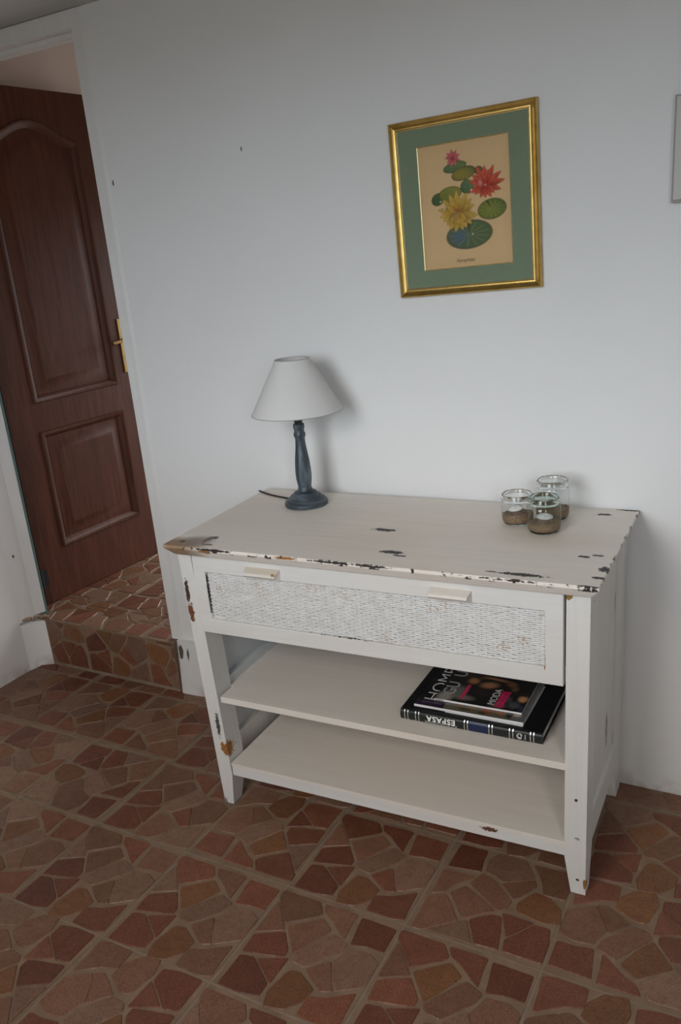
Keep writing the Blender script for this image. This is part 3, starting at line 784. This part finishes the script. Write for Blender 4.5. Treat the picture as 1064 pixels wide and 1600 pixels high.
flower(425, 1030, [(9, 10, 178, 30, -25, 205, .12), (8, 10, 150, 34, 195, 350, .0), (7, 8, 118, 28, 20, 160, .05), (5, 8, 92, 26, 210, 330, 0)], (176, 134, 44), (200, 166, 82), (110, 78, 32), (150, 70, 50))
x_, y_ = q_((420, 1010)); cv.put(cv.ell(x_, y_, 52*k_, 18*k_, 0, .8), (158, 70, 52), .8)
x_, y_ = q_((405, 1060)); cv.put(cv.ell(x_, y_, 24*k_, 34*k_, 0, .8), (150, 140, 132), .6)
for cx_, cy_ in ((560, 1222), (545, 835), (265, 935), (300, 1000)): 
    x_, y_ = q_((cx_, cy_)); cv.put(cv.ell(x_, y_, 12*k_, 12*k_, 0, .8), (224, 222, 208), .8)
cv.a = np.clip(cv.a*1.08, 0, .85)
me = grid_mesh('print', 2*OX, 2*OZ, NXp, NYp, cv.a, lambda a, b: (a-OX, -.0040, b-OZ))
link('print', me, M['print'], pic)
def text_mesh(name, s, size, mat, parent, mtx, shear=0., extrude=.0002, off=0., spacing=1.):
    cu = bpy.data.curves.new(name, 'FONT'); cu.body = s; cu.size = size; cu.shear = shear; cu.extrude = extrude; cu.offset = off
    cu.space_character = spacing; cu.align_x = 'CENTER'; cu.align_y = 'CENTER'; cu.resolution_u = 3
    t = bpy.data.objects.new(name+'_tmp', cu); COL.objects.link(t)
    dg_ = bpy.context.evaluated_depsgraph_get(); me = bpy.data.meshes.new_from_object(t.evaluated_get(dg_))
    bpy.data.objects.remove(t); me.materials.clear()
    me.transform(mtx)
    return link(name, me, mat, parent)
M['ink'] = NB('dark_ink', rough=.8, color=srgb(74, 52, 46)).m
UP = Matrix.Rotation(math.radians(90), 4, 'X')      # text standing on the wall plane
text_mesh('caption', 'Nymphéas', .0115, M['ink'], pic, Matrix.Translation((-.006, -.0042, -.1265)) @ UP, .35, .0001)
glass = NB('picture_glass'); gt = glass.t; gt.nodes.remove(glass.b)
def thin_glass(name, tint, f0=.04, rough=.0):
    m = bpy.data.materials.new(name); m.use_nodes = True; t = m.node_tree; t.nodes.clear()
    o_ = t.nodes.new('ShaderNodeOutputMaterial'); tr = t.nodes.new('ShaderNodeBsdfTransparent'); gl = t.nodes.new('ShaderNodeBsdfGlossy')
    lwn = t.nodes.new('ShaderNodeLayerWeight'); pw = t.nodes.new('ShaderNodeMath'); pw.operation = 'POWER'; pw.inputs[1].default_value = 5; mx = t.nodes.new('ShaderNodeMixShader')
    lwn.inputs[0].default_value = .5; fz = t.nodes.new('ShaderNodeMapRange'); fz.inputs[3].default_value = f0; fz.inputs[4].default_value = 1.
    t.links.new(lwn.outputs['Facing'], pw.inputs[0]); t.links.new(pw.outputs[0], fz.inputs[0])
    tr.inputs[0].default_value = (*tint, 1); gl.inputs['Roughness'].default_value = rough
    t.links.new(fz.outputs[0], mx.inputs[0]); t.links.new(tr.outputs[0], mx.inputs[1]); t.links.new(gl.outputs[0], mx.inputs[2]); t.links.new(mx.outputs[0], o_.inputs[0])
    return m
M['pane'] = thin_glass('picture_glass_pane', (.97, .98, .97))
bm = bmesh.new(); a_, b_ = PW-.020, PH-.020
bm.faces.new([bm.verts.new(p) for p in ((-a_, -.0082, -b_), (a_, -.0082, -b_), (a_, -.0082, b_), (-a_, -.0082, b_))])
bm_obj('glass_pane', bm, M['pane'], pic)
bm = bmesh.new(); box(bm, -PW+.004, PW-.004, -.0035, -.0005, -PH+.004, PH-.004); bm_obj('backing_board', bm, M['dark_hole'], pic)

# ------------------------------------------------------------------ beige box on the wall, cut by the right edge of the picture
fb = empty('wall_box', (1.09, 0, 1.607), (0, 0, 0), 'pale beige box fixed to the white wall at the right edge of the photo', 'wall box')
beige = NB('beige_plastic', rough=.45, color=(.47, .445, .41)).m
bm = bmesh.new(); box(bm, -.085, .085, -.022, 0, -.104, .104); autosmooth(bm_obj('body', bm, NB('grey_beige_plastic', rough=.5, color=(.30, .28, .26)).m, fb, bevel=.012, seg=4), 40)
bm = bmesh.new(); box(bm, -.080, .080, -.030, -.021, -.099, .099); autosmooth(bm_obj('cover', bm, beige, fb, bevel=.007, seg=3), 40)

# ------------------------------------------------------------------ table lamp
lamp = empty('table_lamp', (.0875, -.153, .8), (0, 0, 0), 'table lamp with a blue-grey turned wooden base and white cone shade on the sideboard', 'lamp')
lw = NB('blue_grey_limed_wood', rough=.42, spec=.45)
n = lw.noise(14, 6, .65, lw.coord('Object', (5, 5, .5)), .8); n2 = lw.noise(24, 5, .6, lw.coord('Object', (.6, .6, 7)))
zz = lw.n('ShaderNodeSeparateXYZ'); lw.lk(lw.tc.outputs['Object'], zz.inputs[0])
isb = lw.math('LESS_THAN', zz.outputs[2], .048)
pat = lw.mix(isb, n, n2)
lw.col(lw.ramp(pat, [(.32, (.018, .024, .030)), (.5, (.045, .062, .078)), (.66, (.12, .155, .18)), (.8, (.30, .34, .36))])); lw.bump(n, .2, .001)
M['lampwood'] = lw.m
bm = bmesh.new()
lathe(bm, [(0, 0), (.058, 0), (.0605, .002), (.0612, .007), (.0600, .012), (.0560, .0135), (.0545, .0145), (.0535, .019), (.0490, .0225), (.0450, .0235), (.0440, .0265), (.0410, .0295), (.0350, .0315), (.0335, .0330), (.0325, .0370), (.0290, .0395), (.0235, .0410), (.0215, .0430)], 64)
autosmooth(bm_obj('base', bm, M['lampwood'], lamp), 50)
bm = bmesh.new()
lathe(bm, [(.0215, .0430), (.0208, .0465), (.0190, .0490), (.0186, .0540), (.0200, .0640), (.0218, .0760), (.0224, .0900), (.0220, .1060), (.0205, .1250), (.0178, .1450), (.0150, .1650), (.0135, .1820), (.0133, .1900), (.0150, .1945), (.0166, .2000), (.0160, .2040), (.0138, .2085), (.0137, .2140), (.0150, .2190), (.0156, .2240), (.0150, .2290), (.0120, .2320), (0, .2325)], 48)
autosmooth(bm_obj('stem', bm, M['lampwood'], lamp), 50)
bm = bmesh.new(); lathe(bm, [(.0105, .231), (.0110, .236), (.0125, .240), (.0125, .275), (.0100, .278), (0, .278)], 24); bm_obj('socket', bm, NB('dark_green_socket', rough=.4, color=(.012, .02, .018)).m, lamp, smooth=True)
bm = bmesh.new(); lathe(bm, [(0, .278), (.010, .279), (.012, .292), (.022, .312), (.028, .330), (.024, .350), (.010, .360), (0, .362)], 24); bm_obj('bulb', bm, NB('frosted_bulb', rough=.3, color=(.8, .8, .78)).m, lamp, smooth=True)
sh = bpy.data.materials.new('white_fabric_shade'); sh.use_nodes = True; t = sh.node_tree; bs = t.nodes['Principled BSDF']
bs.inputs['Base Color'].default_value = (.84, .835, .82, 1); bs.inputs['Roughness'].default_value = .8; bs.inputs['Specular IOR Level'].default_value = .2
tl = t.nodes.new('ShaderNodeBsdfTranslucent'); tl.inputs[0].default_value = (.75, .72, .68, 1); mx = t.nodes.new('ShaderNodeMixShader'); mx.inputs[0].default_value = .22
t.links.new(bs.outputs[0], mx.inputs[1]); t.links.new(tl.outputs[0], mx.inputs[2]); t.links.new(mx.outputs[0], t.nodes['Material Output'].inputs[0])
bm = bmesh.new(); lathe(bm, [(.1245, .2640), (.0465, .4045)], 72); lathe(bm, [(.1235, .2640), (.0455, .4045)], 72)
M['tape'] = NB('grey_rim_tape', rough=.7, color=(.42, .42, .41)).m
shade = bm_obj('lamp_shade', bm, sh, lamp, smooth=True)
for r_, z_ in ((.1243, .2640), (.0463, .4045)):
    bm = bmesh.new(); tube(bm, [(r_*math.cos(a), r_*math.sin(a), z_) for a in np.linspace(0, 2*math.pi, 65)], .0011, 6)
    bm_obj('shade_rim', bm, M['tape'], shade, smooth=True)
bm = bmesh.new()
for k in range(3):
    a = k*2*math.pi/3+.4; tube(bm, [(.012*math.cos(a), .012*math.sin(a), .276), (.060*math.cos(a), .060*math.sin(a), .330), (.0805*math.cos(a), .0805*math.sin(a), .340)], .0012, 6)
bm_obj('shade_carrier', bm, M['black'], lamp)
def LL(x, y, z): p = Lw(x, y, z); return (p[0]-.0875, p[1]+.153, p[2]-.8)
bm = bmesh.new(); tube(bm, smoothpath([LL(-.905, -.108, .806), LL(-.935, -.092, .8035), LL(-.975, -.080, .803), LL(-1.020, -.066, .803), LL(-1.055, -.050, .803), LL(-1.079, -.037, .8035), LL(-1.0872, -.033, .8035)]), .0027, 8)
ob = bm_obj('cord', bm, M['black'], lamp, smooth=True)

# ------------------------------------------------------------------ glass jars with grain and tea lights
M['jar'] = thin_glass('clear_jar_glass', (.975, .985, .98), .04)
M['jargreen'] = thin_glass('greenish_jar_glass', (.945, .98, .968), .04)
def solid_glass(name, c):
    m = NB(name, rough=0., color=c); m.b.inputs['Transmission Weight'].default_value = 1; m.b.inputs['IOR'].default_value = 1.45; return m.m
M['rim'] = solid_glass('thick_rim_glass', (.93, .96, .95)); M['rimgreen'] = solid_glass('thick_green_glass', (.80, .94, .90))
sd = NB('bulgur_grain', rough=.8, spec=.2); v_ = sd.noise(420, 3, .8); sd.col(sd.ramp(v_, [(.3, (.10, .055, .03)), (.5, (.23, .15, .09)), (.7, (.42, .31, .21))])); sd.bump(v_, .8, .003); M['grain'] = sd.m
M['alu'] = metal('aluminium_cup', (.80, .80, .80), .35); wx = NB('white_wax', rough=.5, color=(.82, .81, .78)); M['wax'] = wx.m
def jar(loc, r, h, rr_, label, green, fill, tilt):
    j = empty('glass_jar', loc, (0, 0, 0), label, 'jar', 'glass jars on the sideboard')
    g, rg_ = (M['jargreen'], M['rimgreen']) if green else (M['jar'], M['rim'])
    neck = h-.018
    bm = bmesh.new()
    lathe(bm, [(0, .0035), (r*.62, .0032), (r*.86, .0015), (r*.95, .006), (r, .016), (r, neck-.014), (r*.985, neck-.006), (rr_+.001, neck)], 56)
    autosmooth(bm_obj('body', bm, g, j), 60)
    bm = bmesh.new()
    lathe(bm, [(rr_-.003, h-.016), (rr_-.0028, h-.002), (rr_-.0012, h), (rr_+.0008, h-.0016), (rr_+.0006, h-.008), (rr_+.0022, h-.0105), (rr_+.0022, h-.013), (rr_+.0004, h-.0155), (rr_+.0004, h-.018), (rr_-.003, h-.016)], 56)
    autosmooth(bm_obj('rim', bm, rg_, j), 60)
    bm = bmesh.new(); lathe(bm, [(0, .0005), (r*.72, .0002), (r*.84, .0018), (r*.80, .0042), (r*.6, .0036), (0, .0036)], 48)
    autosmooth(bm_obj('foot', bm, rg_, j), 60)
    bm = bmesh.new(); K = 40
    prof = [(0, .0045), (r*.78, .0048), (r*.93, .0085), (r*.972, .017)]
    rings = [[(q*math.cos(2*math.pi*i/K), q*math.sin(2*math.pi*i/K), z) for i in range(K)] for q, z in prof if q > 0]
    for q in (.972, .8, .55, .3, .08):
        rings.append([(r*q*math.cos(2*math.pi*i/K), r*q*math.sin(2*math.pi*i/K), fill+tilt*q*math.cos(2*math.pi*i/K+.8)+.0012*math.sin(5*q+i*1.7)) for i in range(K)])
    loft(bm, rings)
    ob = bm_obj('grain_fill', bm, M['grain'], j, smooth=True); ob['kind'] = 'stuff'
    return j
def tealight(loc, rot, label):
    c = empty('tea_light', loc, rot, label, 'candle', 'tea lights in the jars')
    bm = bmesh.new(); lathe(bm, [(0, 0), (.0185, 0), (.0192, .002), (.0192, .0150), (.0196, .0155), (.0188, .0155), (.0186, .0135)], 40); autosmooth(bm_obj('cup', bm, M['alu'], c), 40)
    bm = bmesh.new(); lathe(bm, [(.0186, .0125), (.0180, .0142), (.010, .0146), (0, .0142)], 40); bm_obj('wax', bm, M['wax'], c, smooth=True)
    bm = bmesh.new(); tube(bm, [(0, 0, .0140), (.0006, 0, .0185), (.0018, 0, .0215)], .0007, 6); bm_obj('wick', bm, NB('pale_wick', rough=.8, color=(.5, .48, .42)).m, c)
    return c
J1, J2, J3 = (.780, -.210), (.702, -.166), (.772, -.108)
jar((*J1, .8), .0400, .086, .0345, 'greenish glass jar in front, nearest of the three jars on the sideboard', True, .024, .003)
jar((*J2, .8), .0385, .076, .0370, 'clear glass jar at left with a white candle, leftmost of the three jars', False, .026, .004)
jar((*J3, .8), .0410, .099, .0370, 'tallest clear glass jar, standing behind the other two jars', False, .026, .003)
tealight((J1[0]+.001, J1[1]-.001, .8212), (math.radians(4), math.radians(3), 0), 'white tea light in the front greenish jar')
tealight((J2[0]-.002, J2[1]-.002, .8238), (math.radians(10), math.radians(-6), 0), 'white tea light half sunk in grain in the leftmost jar')

# ------------------------------------------------------------------ atlas and magazines on the upper shelf
def smallbox_obj(nm, x0, x1, y0, y1, z0, z1, mat, parent, bev=0):
    bm = bmesh.new(); box(bm, x0, x1, y0, y1, z0, z1); return bm_obj(nm, bm, mat, parent, bevel=bev)
bk_o = Lw(-.318, -.407, .3483)
atlas = empty('atlas_book', bk_o, (0, 0, CRZ-.004), 'large black hardback atlas with silver-banded spine lying on the upper shelf', 'book')
BL, BD, BT = .356, .262, .029                       # length of the spine, depth, thickness
M['leather'] = NB('black_leatherette', rough=.5, spec=.25, color=(.005, .005, .006)).m
M['spineleather'] = NB('dark_green_black_spine', rough=.4, spec=.4, color=(.010, .013, .013)).m
M['silver'] = metal('silver_foil', (.78, .78, .76), .3)
M['paper'] = NB('page_edges', rough=.8, color=(.62, .60, .56)).m
hb = BL/2
smallbox_obj('cover', -hb, hb, .006, BD, BT-.0032, BT, M['leather'], atlas, .0008)
smallbox_obj('cover', -hb, hb, .006, BD, 0, .0032, M['leather'], atlas, .0008)
smallbox_obj('page_block', -hb+.004, hb-.004, .008, BD-.005, .0032, BT-.0032, M['paper'], atlas)
bm = bmesh.new()                                     # rounded spine
sp = [(.008, 0), (.002, .0006), (-.0012, .004), (-.0024, .010), (-.0026, BT/2), (-.0024, BT-.010), (-.0012, BT-.004), (.002, BT-.0006), (.008, BT)]
loft(bm, [[(-hb, y, z) for y, z in sp], [(hb, y, z) for y, z in sp]])
spine = autosmooth(bm_obj('spine', bm, M['spineleather'], atlas), 50)
def band(t0, t1, mat, nm, parent=spine, off=.0003):
    bm = bmesh.new(); x0, x1 = -hb+BL*t0, -hb+BL*t1
    q = [(y-off, z) for y, z in sp[1:-1]]
    loft(bm, [[(x0, y, z) for y, z in q], [(x1, y, z) for y, z in q]], False, False); return autosmooth(bm_obj(nm, bm, mat, parent), 50)
for a in (.030, .054, .112, .136, .468, .490, .640, .662, .780, .804, .920, .942): band(a, a+.006, M['silver'], 'silver_band')
ob = band(.500, .636, NB('blue_label', rough=.4, color=(.006, .014, .060)).m, 'spine_label'); ob['label'] = 'dark blue label on the spine'
M['silverink'] = NB('silver_ink', rough=.5, color=(.80, .80, .79)).m; M['dimink'] = NB('dull_silver_ink', rough=.6, color=(.36, .37, .36)).m
UPR = Matrix.Rotation(math.radians(90), 4, 'X') @ Matrix.Rotation(math.pi, 4, 'Z')     # facing the room, upside down
text_mesh('lettering', 'ESPASA', .0205, M['silverink'], spine, Matrix.Translation((-hb+BL*.302, -.0032, .0175)) @ UPR, 0, .0002, .0006, 1.15)
text_mesh('lettering', 'ATLAS DE ESPAÑA', .0098, M['dimink'], spine, Matrix.Translation((-hb+BL*.302, -.0030, .0072)) @ UPR, 0, .0002, .0, 1.05)
bm = bmesh.new()
for r_, a0, a1 in ((.0068, .4, 5.6), (.0042, 2.2, 7.6)):
    tube(bm, [(-hb+BL*.852+r_*math.cos(a), -.0029, .0145+r_*math.sin(a)) for a in np.linspace(a0, a1, 24)], .0007, 6)
bm_obj('emblem', bm, M['silverink'], spine)
text_mesh('lettering', 'ESPASA', .0042, M['silverink'], spine, Matrix.Translation((-hb+BL*.890, -.0031, .0145)) @ Matrix.Rotation(math.radians(90), 4, 'X') @ Matrix.Rotation(math.radians(90), 4, 'Z'), 0, .0002)

M['white_ink'] = NB('white_print', rough=.4, color=(.62, .62, .62)).m; M['pink_ink'] = NB('pink_print', rough=.4, color=(.50, .03, .13)).m
M['grey_ink'] = NB('grey_print', rough=.4, color=(.30, .31, .31)).m; M['white_spine'] = NB('white_magazine_spine', rough=.5, color=(.68, .68, .69)).m
def magazine(name, loc, rot, w, d, th, canvas, label, group=None):
    m = empty(name, loc, (0, 0, rot), label, 'magazine', 'magazines on the atlas')
    smallbox_obj('page_block', 0, w, .0005, d, .0004, th-.0003, M['paper'], m)
    bm = bmesh.new(); loft(bm, [[(x, y, z) for y, z in ((.003, 0), (.0, .0004), (-.0006, th/2), (.0, th-.0004), (.003, th))] for x in (0, w)]); bm_obj('spine', bm, M['white_spine'], m)
    me = grid_mesh('cover', w, d, canvas.nx, canvas.ny, canvas.a, lambda a, b: (a, b, th+.0001)); link('cover', me, M['gloss_print'], m)
    return m
FLAT = Matrix.Rotation(math.radians(90), 4, 'Z')      # lettering that reads away from the viewer
# thin leaflet, then HOME, then the top one
z0 = .3483+BT+.0003
leaf = empty('leaflet', Lw(-.385, -.388, z0), (0, 0, CRZ-.02), 'thin white leaflet sticking out under the magazines', 'leaflet')
smallbox_obj('sheet', 0, .195, 0, .20, 0, .0016, M['white_spine'], leaf)
c2 = Canvas(140, 110, (10, 10, 13)); c2.asp = .276/.222
c2.put((c2.X > .27)*(c2.Y < .40), (96, 92, 76), .9)
for cx_, cy_, rx, ry, col_ in ((.40, .12, .05, .06, (120, 84, 40)), (.52, .10, .08, .05, (110, 90, 44)), (.66, .12, .10, .10, (130, 66, 36)), (.78, .1, .05, .05, (150, 84, 46)), (.86, .12, .05, .12, (18, 16, 16)), (.46, .06, .10, .03, (60, 50, 30)), (.62, .05, .06, .03, (56, 52, 26))):
    c2.put(c2.ell(cx_*1, cy_, rx, ry, 0, .5), col_, .9)
c2.put((c2.X > .88), (96, 100, 102), .9); c2.put(c2.ell(.93, .30, .05, .10, 0, .6), (46, 40, 40), .8); c2.put(c2.ell(.92, .12, .05, .05, 0, .6), (176, 150, 130), .8)
c2.put((c2.X < .27)*(c2.Y < .13), (38, 26, 50)); c2.put((c2.X < .24)*(c2.X > .05)*(c2.Y < .10)*(c2.Y > .07), (96, 84, 110), .6)
h0 = Lw(-.466, -.388, z0+.0018)
mag2 = magazine('magazine', h0, CRZ, .276, .222, .0072, c2, 'black-covered magazine with large white HOME lettering lying on the atlas')
text_mesh('lettering', 'HOME', .062, M['white_ink'], mag2, Matrix.Translation((.034, .114, .0074)) @ FLAT @ Matrix.Scale(.86, 4, (0, 1, 0)), 0, .0001, -.0008, 1.0)
c1 = Canvas(130, 100, (20, 18, 18)); c1.asp = .222/.172
sk = (136, 94, 66)
for cx_, cy_, rx, ry, an, col_ in ((.20, .30, .16, .22, 0, (86, 84, 82)), (.10, .1, .14, .2, 0, (128, 124, 118)), (.30, .15, .20, .10, 0, (92, 86, 82)), (.22, .80, .16, .12, 0, (48, 34, 28)), (.30, .66, .10, .12, 0, sk), (.40, .80, .10, .08, 0, (78, 50, 34)), (.50, .60, .16, .12, 20, sk), (.56, .80, .24, .05, -6, (128, 90, 64)), (.74, .72, .10, .10, 0, (92, 62, 44)), (.80, .60, .06, .10, 0, (84, 56, 40)), (.46, .36, .12, .10, 0, (40, 32, 30)), (.94, .36, .08, .12, 0, (166, 124, 84)), (.93, .47, .12, .06, 0, (40, 30, 24)), (.88, .16, .10, .12, 0, (62, 66, 72)), (.70, .1, .16, .1, 0, (70, 70, 70)), (.97, .1, .05, .12, 0, (38, 44, 56)), (.80, .28, .06, .12, 0, (52, 56, 60))):
    c1.put(c1.ell(cx_, cy_, rx*1.1, ry, an, .6), col_, .85)
c1.put((c1.X > .27)*(c1.X < .31)*(c1.Y > .12)*(c1.Y < .52), (170, 30, 70), .85)
c1.put((c1.X > .68)*(c1.X < .78)*(c1.Y > .04)*(c1.Y < .50), (160, 24, 66), .7)
c1.a = np.clip(c1.a*1.5, 0, .8)
h1 = Lw(-.424, -.357, z0+.0018+.0074)
mag1 = magazine('magazine', h1, CRZ, .222, .172, .0060, c1, 'glossy magazine with pink and white cover lettering, topmost of the stack on the atlas')
text_mesh('lettering', 'GU', .046, M['grey_ink'], mag1, Matrix.Translation((.026, .062, .0063)) @ FLAT, 0, .0001, .0004, 1.0)
text_mesh('lettering', 'U', .046, M['grey_ink'], mag1, Matrix.Translation((.026, .140, .0063)) @ FLAT, 0, .0001, .0004, 1.0)
text_mesh('lettering', 'MODA', .026, M['white_ink'], mag1, Matrix.Translation((.142, .052, .0064)) @ FLAT, 0, .0001, .0, 1.0)
text_mesh('lettering', 'SEXY', .021, M['pink_ink'], mag1, Matrix.Translation((.163, .045, .0064)) @ FLAT, 0, .0001, .0006, 1.0)
text_mesh('spine_lettering', 'GLAMOUR', .0045, M['ink'], mag1, Matrix.Translation((.014, -.0009, .0031)) @ UP, 0, .0001, .0002)
bpy.context.view_layer.update()
